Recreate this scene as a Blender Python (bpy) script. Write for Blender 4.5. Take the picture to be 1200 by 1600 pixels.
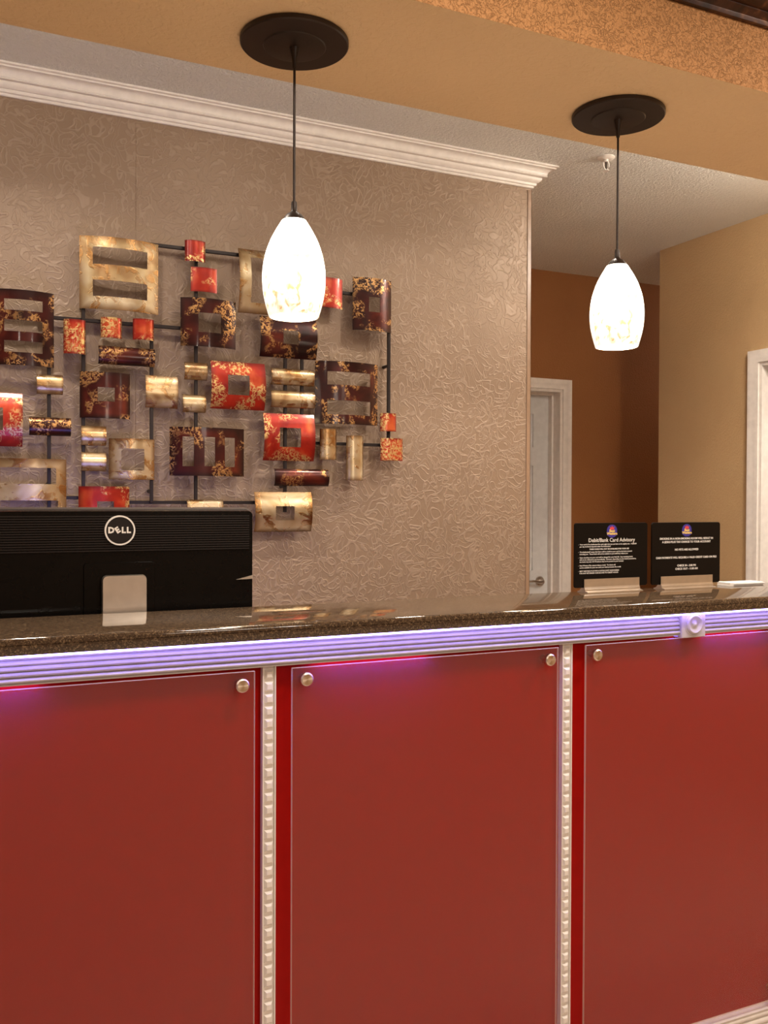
import bpy, math, random
from mathutils import Matrix, Vector

# ------------------------------------------------------------------ scene
for o in list(bpy.data.objects):
    bpy.data.objects.remove(o, do_unlink=True)
scene = bpy.context.scene
COL = scene.collection

# ------------------------------------------------------------------ camera
EYE = 1.4004
cam_data = bpy.data.cameras.new('camera')
cam_data.sensor_fit = 'HORIZONTAL'
cam_data.sensor_width = 36.0
cam_data.lens = 1453.09 * 36.0 / 1200.0
cam_data.clip_start = 0.05
cam = bpy.data.objects.new('camera', cam_data)
COL.objects.link(cam)
YAW, PITCH, ROLL = math.radians(25.2421), math.radians(-0.6971), math.radians(0.2141)
_F = Vector((math.sin(YAW) * math.cos(PITCH), math.cos(YAW) * math.cos(PITCH), math.sin(PITCH)))
_R = Vector((math.cos(YAW), -math.sin(YAW), 0.0))
_U = _R.cross(_F)
_R2 = _R * math.cos(ROLL) + _U * math.sin(ROLL)
_U2 = -_R * math.sin(ROLL) + _U * math.cos(ROLL)
cam.matrix_world = Matrix(((_R2.x, _U2.x, -_F.x, 0), (_R2.y, _U2.y, -_F.y, 0), (_R2.z, _U2.z, -_F.z, EYE), (0, 0, 0, 1)))
scene.camera = cam

# ------------------------------------------------------------------ world, exposure
world = bpy.data.worlds.new('world')
scene.world = world
world.use_nodes = True
world.node_tree.nodes['Background'].inputs[0].default_value = (0.9, 0.95, 1.0, 1)
world.node_tree.nodes['Background'].inputs[1].default_value = 0.15
vs = scene.view_settings
vs.view_transform = 'Standard'
vs.look = 'None'
vs.exposure = 0.5
vs.gamma = 1.0
vs.use_curve_mapping = False

# ------------------------------------------------------------------ ceiling lamps of the place, and added fill lamps
def ceiling_lamp(name, loc, size, watts, color, aim=None, spread=180):
    l = bpy.data.lights.new(name, 'AREA')
    l.shape = 'DISK'
    l.size = size
    l.energy = watts
    l.color = color
    l.spread = math.radians(spread)
    o = bpy.data.objects.new(name, l)
    COL.objects.link(o)
    o.location = loc
    if aim:
        o.rotation_euler = (Vector(aim) - Vector(loc)).to_track_quat('-Z', 'Y').to_euler()
    return o

WARM = (1.0, 0.80, 0.58)
SOFT = (1.0, 0.89, 0.76)
for (x, y, w) in ((-0.7, 0.85, 7), (0.9, 0.85, 14), (2.4, 0.85, 22), (-0.2, -2.0, 14), (2.0, -2.0, 16)):
    ceiling_lamp('lobby_downlight', (x, y, 2.715), 0.22, w, SOFT)


def point_lamp(name, loc, radius, watts, color):
    l = bpy.data.lights.new(name, 'POINT')
    l.energy = watts
    l.color = color
    l.shadow_soft_size = radius
    o = bpy.data.objects.new(name, l)
    COL.objects.link(o)
    o.location = loc
    return o


point_lamp('lobby_fill', (1.3, -1.3, 2.1), 0.28, 23, SOFT)  # unseen lamp, added to brighten the header and soffit
# small flush lamps on the ceiling strip behind the header
for (x, w) in ((-1.20, 7), (0.25, 8), (1.70, 6.5), (3.0, 10)):
    ceiling_lamp('desk_downlight', (x, 2.30, 2.732), 0.11, w, SOFT, spread=140)
for (x, w) in ((-1.9, 3.2), (-0.45, 3.8), (1.0, 3.0), (2.8, 15)):
    point_lamp('ceiling_fill', (x, 2.26, 2.62), 0.05, w, SOFT)  # unseen point lamps added to lift the back ceiling and tan wall
point_lamp('hall_lamp', (5.2, 4.2, 2.6), 0.06, 14, WARM)

# ------------------------------------------------------------------ material helpers
class NT:
    def __init__(self, name):
        self.m = bpy.data.materials.new(name)
        self.m.use_nodes = True
        self.t = self.m.node_tree
        self.b = self.t.nodes['Principled BSDF']
        self.out = self.t.nodes['Material Output']

    def n(self, kind, **kw):
        nd = self.t.nodes.new(kind)
        for k, v in kw.items():
            if k.startswith('_'):
                setattr(nd, k[1:], v)
            else:
                nd.inputs[k.replace('__', ' ')].default_value = v
        return nd

    def l(self, a, b):
        self.t.links.new(a, b)

    def set(self, **kw):
        for k, v in kw.items():
            self.b.inputs[k.replace('__', ' ')].default_value = v

    def math(self, op, a, b=None):
        nd = self.t.nodes.new('ShaderNodeMath')
        nd.operation = op
        for i, v in enumerate((a, b)):
            if v is None:
                continue
            if isinstance(v, (int, float)):
                nd.inputs[i].default_value = v
            else:
                self.l(v, nd.inputs[i])
        return nd.outputs[0]

    def ramp(self, fac, stops):
        nd = self.t.nodes.new('ShaderNodeValToRGB')
        cr = nd.color_ramp
        while len(cr.elements) < len(stops):
            cr.elements.new(0.5)
        for e, (p, c) in zip(cr.elements, stops):
            e.position = p
            e.color = (c[0], c[1], c[2], 1) if not isinstance(c, (int, float)) else (c, c, c, 1)
        self.l(fac, nd.inputs[0])
        return nd.outputs[0]

    def mix(self, fac, a, b):
        nd = self.t.nodes.new('ShaderNodeMix')
        nd.data_type = 'RGBA'
        for v, i in ((fac, 0), (a, 6), (b, 7)):
            if isinstance(v, (int, float)):
                nd.inputs[i].default_value = v
            elif isinstance(v, tuple):
                nd.inputs[i].default_value = (v[0], v[1], v[2], 1)
            else:
                self.l(v, nd.inputs[i])
        return nd.outputs[2]

    def bump(self, h, strength, dist):
        nd = self.n('ShaderNodeBump', Strength=strength, Distance=dist)
        self.l(h, nd.inputs['Height'])
        self.l(nd.outputs[0], self.b.inputs['Normal'])
        return nd

    def pos(self):
        return self.n('ShaderNodeNewGeometry').outputs['Position']


def flat(name, color, rough=0.5, metal=0.0, coat=0.0, spec=0.5):
    m = NT(name)
    m.set(Base__Color=(*color, 1), Roughness=rough, Metallic=metal)
    m.b.inputs['Coat Weight'].default_value = coat
    m.b.inputs['Specular IOR Level'].default_value = spec
    # slight colour mottling so no surface is dead flat
    nz = m.n('ShaderNodeTexNoise', Scale=35.0, Detail=3.0)
    m.l(m.n('ShaderNodeTexCoord').outputs['Object'], nz.inputs['Vector'])
    c = m.ramp(nz.outputs['Fac'], [(0.3, tuple(v * 0.94 for v in color)), (0.7, tuple(min(1, v * 1.05) for v in color))])
    m.l(c, m.b.inputs['Base Color'])
    return m.m


def plaster(name, color, scale=55.0, strength=0.5, dist=0.004, rough=0.75, kind='peel'):
    m = NT(name)
    m.set(Roughness=rough)
    p = m.pos()
    nz = m.n('ShaderNodeTexNoise', Scale=scale, Detail=2.0, Distortion=0.6)
    m.l(p, nz.inputs['Vector'])
    h = m.ramp(nz.outputs['Fac'], [(0.42, 0.0), (0.56, 1.0)])
    if kind == 'knock':
        nz2 = m.n('ShaderNodeTexNoise', Scale=scale * 0.5, Detail=3.0, Distortion=1.6)
        m.l(p, nz2.inputs['Vector'])
        h2 = m.ramp(m.math('ABSOLUTE', m.math('SUBTRACT', nz2.outputs['Fac'], 0.5)), [(0.0, 0.0), (0.035, 1.0)])
        h = m.math('ADD', m.math('MULTIPLY', h, 0.5), h2)
    m.bump(h, strength, dist)
    big = m.n('ShaderNodeTexNoise', Scale=2.2, Detail=4.0)
    m.l(p, big.inputs['Vector'])
    c = m.ramp(big.outputs['Fac'], [(0.3, tuple(v * 0.95 for v in color)), (0.7, tuple(v * 1.04 for v in color))])
    m.l(c, m.b.inputs['Base Color'])
    return m.m


def wallpaper_material():
    m = NT('embossed wallpaper')
    m.set(Roughness=0.45, Metallic=0.15)
    p = m.pos()
    lines = None
    for (sc, dis, off, k, wd) in ((13.0, 1.2, 0.0, 6.0, 0.07), (17.0, 1.0, 3.7, 5.0, 0.07)):
        mp = m.n('ShaderNodeMapping', Location=(off, off * 1.7, off * 0.6))
        m.l(p, mp.inputs['Vector'])
        nz = m.n('ShaderNodeTexNoise', Scale=sc, Detail=0.4, Distortion=dis)
        m.l(mp.outputs[0], nz.inputs['Vector'])
        pp = m.math('PINGPONG', m.math('MULTIPLY', nz.outputs['Fac'], k), 0.5)
        ln = m.ramp(pp, [(0.0, 1.0), (wd, 0.75), (wd * 1.9, 0.0)])
        lines = ln if lines is None else m.math('MAXIMUM', lines, ln)
    fine = m.n('ShaderNodeTexNoise', Scale=160.0, Detail=2.0)
    m.l(p, fine.inputs['Vector'])
    h = m.math('ADD', lines, m.math('MULTIPLY', fine.outputs['Fac'], 0.35))
    m.bump(h, 0.4, 0.003)
    big = m.n('ShaderNodeTexNoise', Scale=3.0, Detail=3.0)
    m.l(p, big.inputs['Vector'])
    base = m.ramp(big.outputs['Fac'], [(0.3, (0.258, 0.175, 0.116)), (0.7, (0.282, 0.194, 0.130))])
    m.l(m.mix(m.math('MULTIPLY', lines, 0.32), base, (0.43, 0.325, 0.245)), m.b.inputs['Base Color'])
    return m.m


def granite_material():
    m = NT('polished brown granite')
    m.set(Roughness=0.06)
    m.b.inputs['IOR'].default_value = 1.6
    p = m.pos()
    v = m.n('ShaderNodeTexVoronoi', Scale=480.0)
    m.l(p, v.inputs['Vector'])
    nz = m.n('ShaderNodeTexNoise', Scale=190.0, Detail=3.0)
    m.l(p, nz.inputs['Vector'])
    sep = m.n('ShaderNodeSeparateColor')
    m.l(v.outputs['Color'], sep.inputs[0])
    c1 = m.ramp(sep.outputs[0], [(0.0, (0.02, 0.013, 0.009)), (0.4, (0.07, 0.042, 0.024)), (0.75, (0.13, 0.082, 0.046)), (1.0, (0.21, 0.145, 0.085))])
    f = m.ramp(nz.outputs['Fac'], [(0.40, 0.0), (0.62, 1.0)])
    m.l(m.mix(f, c1, (0.045, 0.028, 0.018)), m.b.inputs['Base Color'])
    return m.m


def lacquer_material(name, kind):
    """enamelled, gold-leafed metal tile; every tile gets its own pattern from its random number"""
    m = NT(name)
    tc = m.n('ShaderNodeTexCoord').outputs['Object']
    rnd = m.n('ShaderNodeObjectInfo').outputs['Random']
    w = m.math('MULTIPLY', rnd, 57.0)

    def noise(scale, detail, dist=0.0, off=0.0):
        nz = m.n('ShaderNodeTexNoise', _noise_dimensions='4D', Scale=scale, Detail=detail, Distortion=dist)
        m.l(tc, nz.inputs['Vector'])
        m.l(m.math('ADD', w, off), nz.inputs['W'])
        return nz.outputs['Fac']
    big = noise(9.0, 3.0, 0.6)
    leaf_zone = m.ramp(noise(11.0, 2.0, 0.8, 9.1), [(0.50, 0.0), (0.57, 1.0)])
    crack = noise(95.0, 3.0, 1.2, 4.4)
    leaf_break = m.ramp(crack, [(0.47, 0.0), (0.55, 1.0)])
    leaf = m.math('MULTIPLY', leaf_zone, leaf_break)
    gen = m.n('ShaderNodeTexCoord').outputs['Generated']
    sx = m.n('ShaderNodeSeparateXYZ')
    m.l(gen, sx.inputs[0])
    ex = m.math('ABSOLUTE', m.math('SUBTRACT', sx.outputs['X'], 0.5))
    ez = m.math('ABSOLUTE', m.math('SUBTRACT', sx.outputs['Z'], 0.5))
    edge = m.math('MAXIMUM', ex, ez)
    edge = m.math('ADD', edge, m.math('MULTIPLY', m.math('SUBTRACT', big, 0.5), 0.12))
    rim = m.ramp(edge, [(0.40, 0.0), (0.50, 1.0)])
    if kind == 'D':
        base = m.ramp(big, [(0.36, (0.016, 0.004, 0.0035)), (0.55, (0.055, 0.008, 0.006)), (0.7, (0.13, 0.020, 0.010))])
        base = m.mix(rim, base, (0.02, 0.006, 0.005))
        gold, lw, rough, metal = (0.42, 0.225, 0.085), 1.0, 0.28, 0.45
    elif kind == 'R':
        base = m.ramp(big, [(0.34, (0.20, 0.006, 0.004)), (0.52, (0.38, 0.022, 0.008)), (0.68, (0.58, 0.11, 0.03))])
        base = m.mix(m.math('MULTIPLY', rim, 0.8), base, (0.12, 0.008, 0.006))
        gold, lw, rough, metal = (0.62, 0.42, 0.17), 0.95, 0.32, 0.35
    else:
        base = m.ramp(big, [(0.34, (0.26, 0.13, 0.05)), (0.46, (0.50, 0.36, 0.19)), (0.62, (0.70, 0.59, 0.41))])
        base = m.mix(m.math('MULTIPLY', rim, 0.85), base, (0.16, 0.07, 0.02))
        leaf = m.ramp(noise(17.0, 6.0, 1.4, 2.2), [(0.52, 0.0), (0.58, 0.7), (0.62, 1.0), (0.66, 0.3)])
        gold, lw, rough, metal = (0.36, 0.17, 0.05), 0.75, 0.26, 0.7
    leaf = m.math('MULTIPLY', leaf, lw)
    m.l(m.mix(leaf, base, gold), m.b.inputs['Base Color'])
    m.l(m.math('ADD', m.math('MULTIPLY', leaf, 0.45), metal), m.b.inputs['Metallic'])
    m.set(Roughness=rough)
    m.b.inputs['Coat Weight'].default_value = 0.25
    m.b.inputs['Coat Roughness'].default_value = 0.08
    m.b.inputs['Specular IOR Level'].default_value = 0.3
    m.bump(m.math('MULTIPLY', leaf, crack), 0.3, 0.002)
    return m.m


def acrylic_material(name, haze):
    m = NT(name)
    t = m.t
    tr = m.n('ShaderNodeBsdfTransparent', Color=(0.97, 0.95, 0.94, 1))
    df = m.n('ShaderNodeBsdfDiffuse', Color=(0.86, 0.66, 0.50, 1))
    gl = m.n('ShaderNodeBsdfGlossy', Color=(1, 1, 1, 1), Roughness=0.25)
    nz = m.n('ShaderNodeTexNoise', Scale=1.2, Detail=2.0)
    m.l(m.pos(), nz.inputs['Vector'])
    hz = m.ramp(nz.outputs['Fac'], [(0.3, haze * 0.96), (0.7, haze * 1.04)])
    tl = m.n('ShaderNodeBsdfTranslucent', Color=(0.86, 0.80, 0.74, 1))
    h = t.nodes.new('ShaderNodeMixShader')
    h.inputs[0].default_value = 0.4
    m.l(df.outputs[0], h.inputs[1]); m.l(tl.outputs[0], h.inputs[2])
    a = t.nodes.new('ShaderNodeMixShader')
    m.l(hz, a.inputs[0]); m.l(tr.outputs[0], a.inputs[1]); m.l(h.outputs[0], a.inputs[2])
    fr = m.n('ShaderNodeFresnel', IOR=1.32)
    b = t.nodes.new('ShaderNodeMixShader')
    bf = m.n('ShaderNodeNewGeometry').outputs['Backfacing']
    m.l(m.math('MULTIPLY', fr.outputs[0], m.math('SUBTRACT', 1.0, bf)), b.inputs[0]); m.l(a.outputs[0], b.inputs[1]); m.l(gl.outputs[0], b.inputs[2])
    m.l(b.outputs[0], m.out.inputs['Surface'])
    return m.m


def emitter(name, color, strength):
    m = NT(name)
    m.set(Base__Color=(*color, 1))
    m.b.inputs['Emission Color'].default_value = (*color, 1)
    m.b.inputs['Emission Strength'].default_value = strength
    return m.m


def spun_material():
    m = NT('spun steel cap')
    m.set(Base__Color=(0.72, 0.60, 0.46, 1), Roughness=0.3, Metallic=1.0)
    m.b.inputs['Anisotropic'].default_value = 0.9
    tg = m.n('ShaderNodeTangent', _direction_type='RADIAL', _axis='Y')
    m.l(tg.outputs[0], m.b.inputs['Tangent'])
    return m.m


def shade_material():
    m = NT('lit alabaster glass')
    p = m.n('ShaderNodeTexCoord').outputs['Object']
    mp = m.n('ShaderNodeMapping', Scale=(1.0, 1.0, 0.6))
    m.l(p, mp.inputs['Vector'])
    nz = m.n('ShaderNodeTexNoise', Scale=48.0, Detail=5.0, Distortion=1.8)
    m.l(mp.outputs[0], nz.inputs['Vector'])
    c = m.ramp(nz.outputs['Fac'], [(0.47, (1.0, 0.95, 0.86)), (0.56, (0.95, 0.80, 0.58)), (0.66, (0.60, 0.40, 0.20))])
    # lamp glow graded in the emission: upper glass strongest, lower rim weakest
    sx = m.n('ShaderNodeSeparateXYZ')
    m.l(p, sx.inputs[0])
    g = m.n('ShaderNodeMapRange')
    m.l(sx.outputs['Z'], g.inputs['Value'])
    g.inputs['From Min'].default_value = -0.575
    g.inputs['From Max'].default_value = -0.45
    g.inputs['To Min'].default_value = 0.60
    g.inputs['To Max'].default_value = 3.2
    m.l(g.outputs[0], m.b.inputs['Emission Strength'])
    m.l(c, m.b.inputs['Emission Color'])
    m.l(c, m.b.inputs['Base Color'])
    m.set(Roughness=0.15)
    return m.m


def wood_material():
    m = NT('dark aged bronze moulding')
    m.set(Roughness=0.32, Metallic=0.35)
    nz = m.n('ShaderNodeTexNoise', Scale=18.0, Detail=5.0, Distortion=1.2)
    m.l(m.pos(), nz.inputs['Vector'])
    c = m.ramp(nz.outputs['Fac'], [(0.35, (0.018, 0.008, 0.005)), (0.58, (0.06, 0.022, 0.012)), (0.75, (0.22, 0.10, 0.04))])
    m.l(c, m.b.inputs['Base Color'])
    m.bump(nz.outputs['Fac'], 0.3, 0.004)
    return m.m


def floor_material():
    m = NT('stone tile floor')
    m.set(Roughness=0.35)
    br = m.n('ShaderNodeTexBrick', Scale=1.0, Color1=(0.68, 0.57, 0.45, 1), Color2=(0.64, 0.53, 0.41, 1), Mortar=(0.2, 0.15, 0.11, 1))
    br.offset = 0.0
    br.inputs['Brick Width'].default_value = 0.45
    br.inputs['Row Height'].default_value = 0.45
    br.inputs['Mortar Size'].default_value = 0.006
    m.l(m.pos(), br.inputs['Vector'])
    m.l(br.outputs['Color'], m.b.inputs['Base Color'])
    return m.m


M = dict(
    wallpaper=wallpaper_material(),
    soffit=plaster('tan soffit paint', (0.80, 0.58, 0.335), 70, 0.35, 0.003),
    header=plaster('tan knockdown plaster', (0.47, 0.225, 0.08), 105, 0.75, 0.005, kind='knock'),
    ceiling=plaster('greige orange peel ceiling', (0.74, 0.73, 0.69), 85, 0.6, 0.004, rough=0.5),
    tan=plaster('tan wall paint', (0.50, 0.33, 0.165), 110, 0.35, 0.003),
    guard=flat('bronze vinyl corner guard', (0.30, 0.19, 0.12), 0.35),
    brown=plaster('dark ochre wall paint', (0.27, 0.10, 0.022), 110, 0.3, 0.003),
    lobby=plaster('lobby wall paint', (0.48, 0.33, 0.2), 110, 0.3, 0.003),
    white=flat('white painted wood', (0.80, 0.75, 0.70), 0.4),
    trim=flat('light grey painted trim', (0.52, 0.48, 0.49), 0.35),
    spun=spun_material(),
    door=flat('white painted door', (0.66, 0.66, 0.66), 0.45),
    granite=granite_material(),
    red=flat('crimson lacquered board', (0.31, 0.003, 0.0015), 0.35, spec=0.1),
    acrylic=acrylic_material('frosted acrylic sheet', 0.042),
    acrylic_edge=acrylic_material('polished acrylic edge', 0.5),  # milkier copy: light gathering along the edges is put into the haze
    steel=flat('brushed steel', (0.62, 0.56, 0.50), 0.28, 1.0),
    alu=flat('satin aluminium', (0.78, 0.71, 0.63), 0.3, 0.9),
    bronze=flat('oil rubbed bronze', (0.028, 0.017, 0.012), 0.42, 0.4),
    rod=flat('dark iron rod', (0.02, 0.013, 0.012), 0.4, 0.5),
    black=flat('glossy black plastic', (0.005, 0.004, 0.0035), 0.2, spec=0.15),
    black_matte=flat('black ribbed plastic', (0.014, 0.010, 0.009), 0.4, spec=0.25),
    bezel=flat('dark grey bezel', (0.16, 0.13, 0.12), 0.3),
    print_white=flat('white print', (0.86, 0.82, 0.78), 0.6),
    print_red=flat('red print', (0.75, 0.06, 0.06), 0.6),
    print_yellow=flat('yellow print', (0.95, 0.68, 0.18), 0.6),
    print_blue=flat('blue print', (0.05, 0.035, 0.32), 0.6),
    sign=flat('black sign plastic', (0.006, 0.0045, 0.004), 0.3, spec=0.18),
    paper=flat('white paper', (0.82, 0.80, 0.79), 0.7),
    laminate=flat('brown desk laminate', (0.16, 0.09, 0.05), 0.4),
    bronze_trim=wood_material(),
    floor=floor_material(),
    shade=shade_material(),
    led=emitter('violet led tape', (0.36, 0.27, 1.0), 13.5),
    led_gap=emitter('violet led strip', (0.13, 0.10, 1.0), 45.0),
    screen=emitter('lit computer screen', (0.25, 0.28, 1.0), 3.5),
    D=lacquer_material('burgundy enamel with gold leaf', 'D'),
    R=lacquer_material('red enamel with gold leaf', 'R'),
    C=lacquer_material('champagne leaf metal', 'C'),
)

# ------------------------------------------------------------------ mesh helpers
class MB:
    def __init__(self):
        self.v, self.f, self.mi = [], [], []

    def add(self, verts, faces, mi=0):
        o = len(self.v)
        self.v += [tuple(p) for p in verts]
        self.f += [tuple(i + o for i in q) for q in faces]
        self.mi += [mi] * len(faces)
        return self

    def box(self, x0, x1, y0, y1, z0, z1, mi=0):
        return self.add([(x0, y0, z0), (x1, y0, z0), (x1, y1, z0), (x0, y1, z0), (x0, y0, z1), (x1, y0, z1), (x1, y1, z1), (x0, y1, z1)],
                        [(3, 2, 1, 0), (4, 5, 6, 7), (0, 1, 5, 4), (1, 2, 6, 5), (2, 3, 7, 6), (3, 0, 4, 7)], mi)

    def bbox(self, x0, x1, y0, y1, z0, z1, b=0.003, mi=0):
        """box with chamfered edges"""
        vs_, fs = [], []
        xs, ys, zs = (x0, x1), (y0, y1), (z0, z1)
        idx = {}
        for i in (0, 1):
            for j in (0, 1):
                for k in (0, 1):
                    sx, sy, sz = (1 if i == 0 else -1), (1 if j == 0 else -1), (1 if k == 0 else -1)
                    for a in range(3):
                        p = [xs[i] + sx * b, ys[j] + sy * b, zs[k] + sz * b]
                        p[a] = (xs[i], ys[j], zs[k])[a]
                        idx[i, j, k, a] = len(vs_)
                        vs_.append(tuple(p))
        for s in (0, 1):
            fs.append([idx[s, j, k, 0] for j, k in ((0, 0), (1, 0), (1, 1), (0, 1))])
            fs.append([idx[i, s, k, 1] for i, k in ((0, 0), (1, 0), (1, 1), (0, 1))])
            fs.append([idx[i, j, s, 2] for i, j in ((0, 0), (1, 0), (1, 1), (0, 1))])
        for p in (0, 1):
            for q in (0, 1):
                fs.append([idx[0, p, q, 1], idx[1, p, q, 1], idx[1, p, q, 2], idx[0, p, q, 2]])
                fs.append([idx[p, 0, q, 0], idx[p, 1, q, 0], idx[p, 1, q, 2], idx[p, 0, q, 2]])
                fs.append([idx[p, q, 0, 0], idx[p, q, 1, 0], idx[p, q, 1, 1], idx[p, q, 0, 1]])
        for i in (0, 1):
            for j in (0, 1):
                for k in (0, 1):
                    fs.append([idx[i, j, k, a] for a in range(3)])
        return self.add(vs_, fs, mi)

    def lathe(self, prof, seg=40, center=(0, 0, 0), axis='z', mi=0):
        vs_, fs = [], []
        for (r, h) in prof:
            for s in range(seg):
                a = 2 * math.pi * s / seg
                c, d = r * math.cos(a), r * math.sin(a)
                p = (c, d, h) if axis == 'z' else ((c, h, d) if axis == 'y' else (h, c, d))
                vs_.append((p[0] + center[0], p[1] + center[1], p[2] + center[2]))
        for i in range(len(prof) - 1):
            for s in range(seg):
                t = (s + 1) % seg
                fs.append((i * seg + s, i * seg + t, (i + 1) * seg + t, (i + 1) * seg + s))
        if prof[0][0] > 1e-6:
            fs.append(tuple(range(seg))[::-1])
        if prof[-1][0] > 1e-6:
            fs.append(tuple((len(prof) - 1) * seg + s for s in range(seg)))
        return self.add(vs_, fs, mi)

    def extrude_x(self, prof, x0, x1, mi=0):
        """closed (y, z) profile drawn out along X"""
        n = len(prof)
        vs_ = [(x0, y, z) for y, z in prof] + [(x1, y, z) for y, z in prof]
        fs = [(i, (i + 1) % n, n + (i + 1) % n, n + i) for i in range(n)]
        fs += [tuple(range(n))[::-1], tuple(range(n, 2 * n))]
        return self.add(vs_, fs, mi)

    def sweep(self, prof, paths, mi=0):
        """prof: list of (offset, z); paths(o) -> list of (x, y); open sheet profile closed to a solid"""
        n = len(prof)
        rows = [[(x, y, z) for (x, y) in paths(o)] for o, z in prof]
        k = len(rows[0])
        vs_ = [p for r in rows for p in r]
        fs = []
        for i in range(n):
            j = (i + 1) % n
            for s in range(k - 1):
                fs.append((i * k + s, i * k + s + 1, j * k + s + 1, j * k + s))
        fs += [tuple(i * k for i in range(n)), tuple(i * k + k - 1 for i in range(n))[::-1]]
        return self.add(vs_, fs, mi)

    def tube(self, pts, r, seg=10, mi=0):
        vs_, fs = [], []
        for i, p in enumerate(pts):
            p = Vector(p)
            a = Vector(pts[max(0, i - 1)]); b = Vector(pts[min(len(pts) - 1, i + 1)])
            d = (b - a).normalized()
            u = d.cross(Vector((0, 0, 1)) if abs(d.z) < 0.9 else Vector((1, 0, 0))).normalized()
            w = d.cross(u)
            rr = r[i] if isinstance(r, (list, tuple)) else r
            for s in range(seg):
                t = 2 * math.pi * s / seg
                vs_.append(tuple(p + u * rr * math.cos(t) + w * rr * math.sin(t)))
        for i in range(len(pts) - 1):
            for s in range(seg):
                t = (s + 1) % seg
                fs.append((i * seg + s, i * seg + t, (i + 1) * seg + t, (i + 1) * seg + s))
        fs += [tuple(range(seg))[::-1], tuple((len(pts) - 1) * seg + s for s in range(seg))]
        return self.add(vs_, fs, mi)

    def mesh(self, name, mats, smooth=None):
        me = bpy.data.meshes.new(name)
        me.from_pydata(self.v, [], self.f)
        for m in (mats if isinstance(mats, (list, tuple)) else [mats]):
            me.materials.append(m)
        me.polygons.foreach_set('material_index', self.mi)
        import bmesh
        bm = bmesh.new(); bm.from_mesh(me)
        bmesh.ops.recalc_face_normals(bm, faces=bm.faces)
        if smooth is not None:
            for f in bm.faces:
                f.smooth = True
            for e in bm.edges:
                if len(e.link_faces) == 2 and e.calc_face_angle(0) > math.radians(smooth):
                    e.smooth = False
        bm.to_mesh(me); bm.free()
        me.update()
        return me

    def build(self, name, mats, parent=None, smooth=None, loc=(0, 0, 0)):
        o = bpy.data.objects.new(name, self.mesh(name, mats, smooth))
        COL.objects.link(o)
        o.location = loc
        if parent:
            o.parent = parent
        return o


def link(name, me, parent=None, loc=(0, 0, 0)):
    o = bpy.data.objects.new(name, me)
    COL.objects.link(o)
    o.location = loc
    if parent:
        o.parent = parent
    return o


def thing(name, loc, label, cat, group=None):
    o = bpy.data.objects.new(name, None)
    o.empty_display_size = 0.05
    COL.objects.link(o)
    o.location = loc
    o['label'] = label
    o['category'] = cat
    if group:
        o['group'] = group
    return o


def struct(o, label=None):
    o['kind'] = 'structure'
    if label:
        o['label'] = label
    return o


def text_mesh(body, size, align='CENTER', offset=0.0, extrude=0.0002, shear=0.0, spacing=1.0, line=1.0):
    """lettering as a mesh lying in the XZ plane, facing -Y"""
    cu = bpy.data.curves.new('lettering', 'FONT')
    cu.body = body
    cu.size = size
    cu.align_x = align
    cu.align_y = 'CENTER'
    cu.offset = offset
    cu.extrude = extrude
    cu.shear = shear
    cu.space_character = spacing
    cu.space_line = line
    cu.resolution_u = 2
    ob = bpy.data.objects.new('lettering', cu)
    COL.objects.link(ob)
    dg = bpy.context.evaluated_depsgraph_get()
    me = bpy.data.meshes.new_from_object(ob.evaluated_get(dg))
    bpy.data.objects.remove(ob, do_unlink=True)
    me.transform(Matrix.Rotation(math.radians(90), 4, 'X'))
    return me


def merge_text(items, mat, name, parent, loc=(0, 0, 0)):
    """several pieces of lettering -> one printed part. items: (mesh, x, z, rot)"""
    mb = MB()
    for me, x, z, rot in items:
        c, s = math.cos(rot), math.sin(rot)
        vs_ = [(v.co.x * c - v.co.z * s + x, v.co.y, v.co.x * s + v.co.z * c + z) for v in me.vertices]
        mb.add(vs_, [tuple(p.vertices) for p in me.polygons])
    me = bpy.data.meshes.new(name)
    me.from_pydata(mb.v, [], mb.f)
    me.materials.append(mat)
    return link(name, me, parent, loc)

# ------------------------------------------------------------------ dimensions (metres)
ZC = 2.74            # ceilings
YW, XWE = 3.1585, 2.139      # papered wall and its free end
YB = 4.4987          # hall end wall
XT, YTE = 3.4519, 3.8793     # right wall and its outside corner
YSF, YSB, ZS = 1.6507, 2.1002, 2.39   # header beam
YG0, YG1, ZG0, ZG1 = 1.6855, 1.985, 1.1345, 1.1647   # granite top
YT = 1.7105          # counter trim face
XL, YF = -3.4, -4.2  # far lobby walls
XR2 = 6.0

# ------------------------------------------------------------------ room shell
struct(MB().box(XL, XR2, YF, YB + 0.1, -0.06, 0.0).build('floor', M['floor']))
struct(MB().box(XL, XR2, YSB, YB + 0.1, ZC, ZC + 0.08).build('ceiling_back', M['ceiling']))
struct(MB().box(XL, XT, YF, YSF, ZC, ZC + 0.08).build('ceiling_lobby', M['lobby']))
hd = MB()
hd.box(XL, XT, YSF, YSB, ZS, ZC + 0.08)
hob = hd.build('wall_header', [M['soffit'], M['header'], M['ceiling']])
for pl in hob.data.polygons:
    if pl.normal.y < -0.5:
        pl.material_index = 1
    elif pl.normal.y > 0.5:
        pl.material_index = 2
struct(hob)

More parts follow.
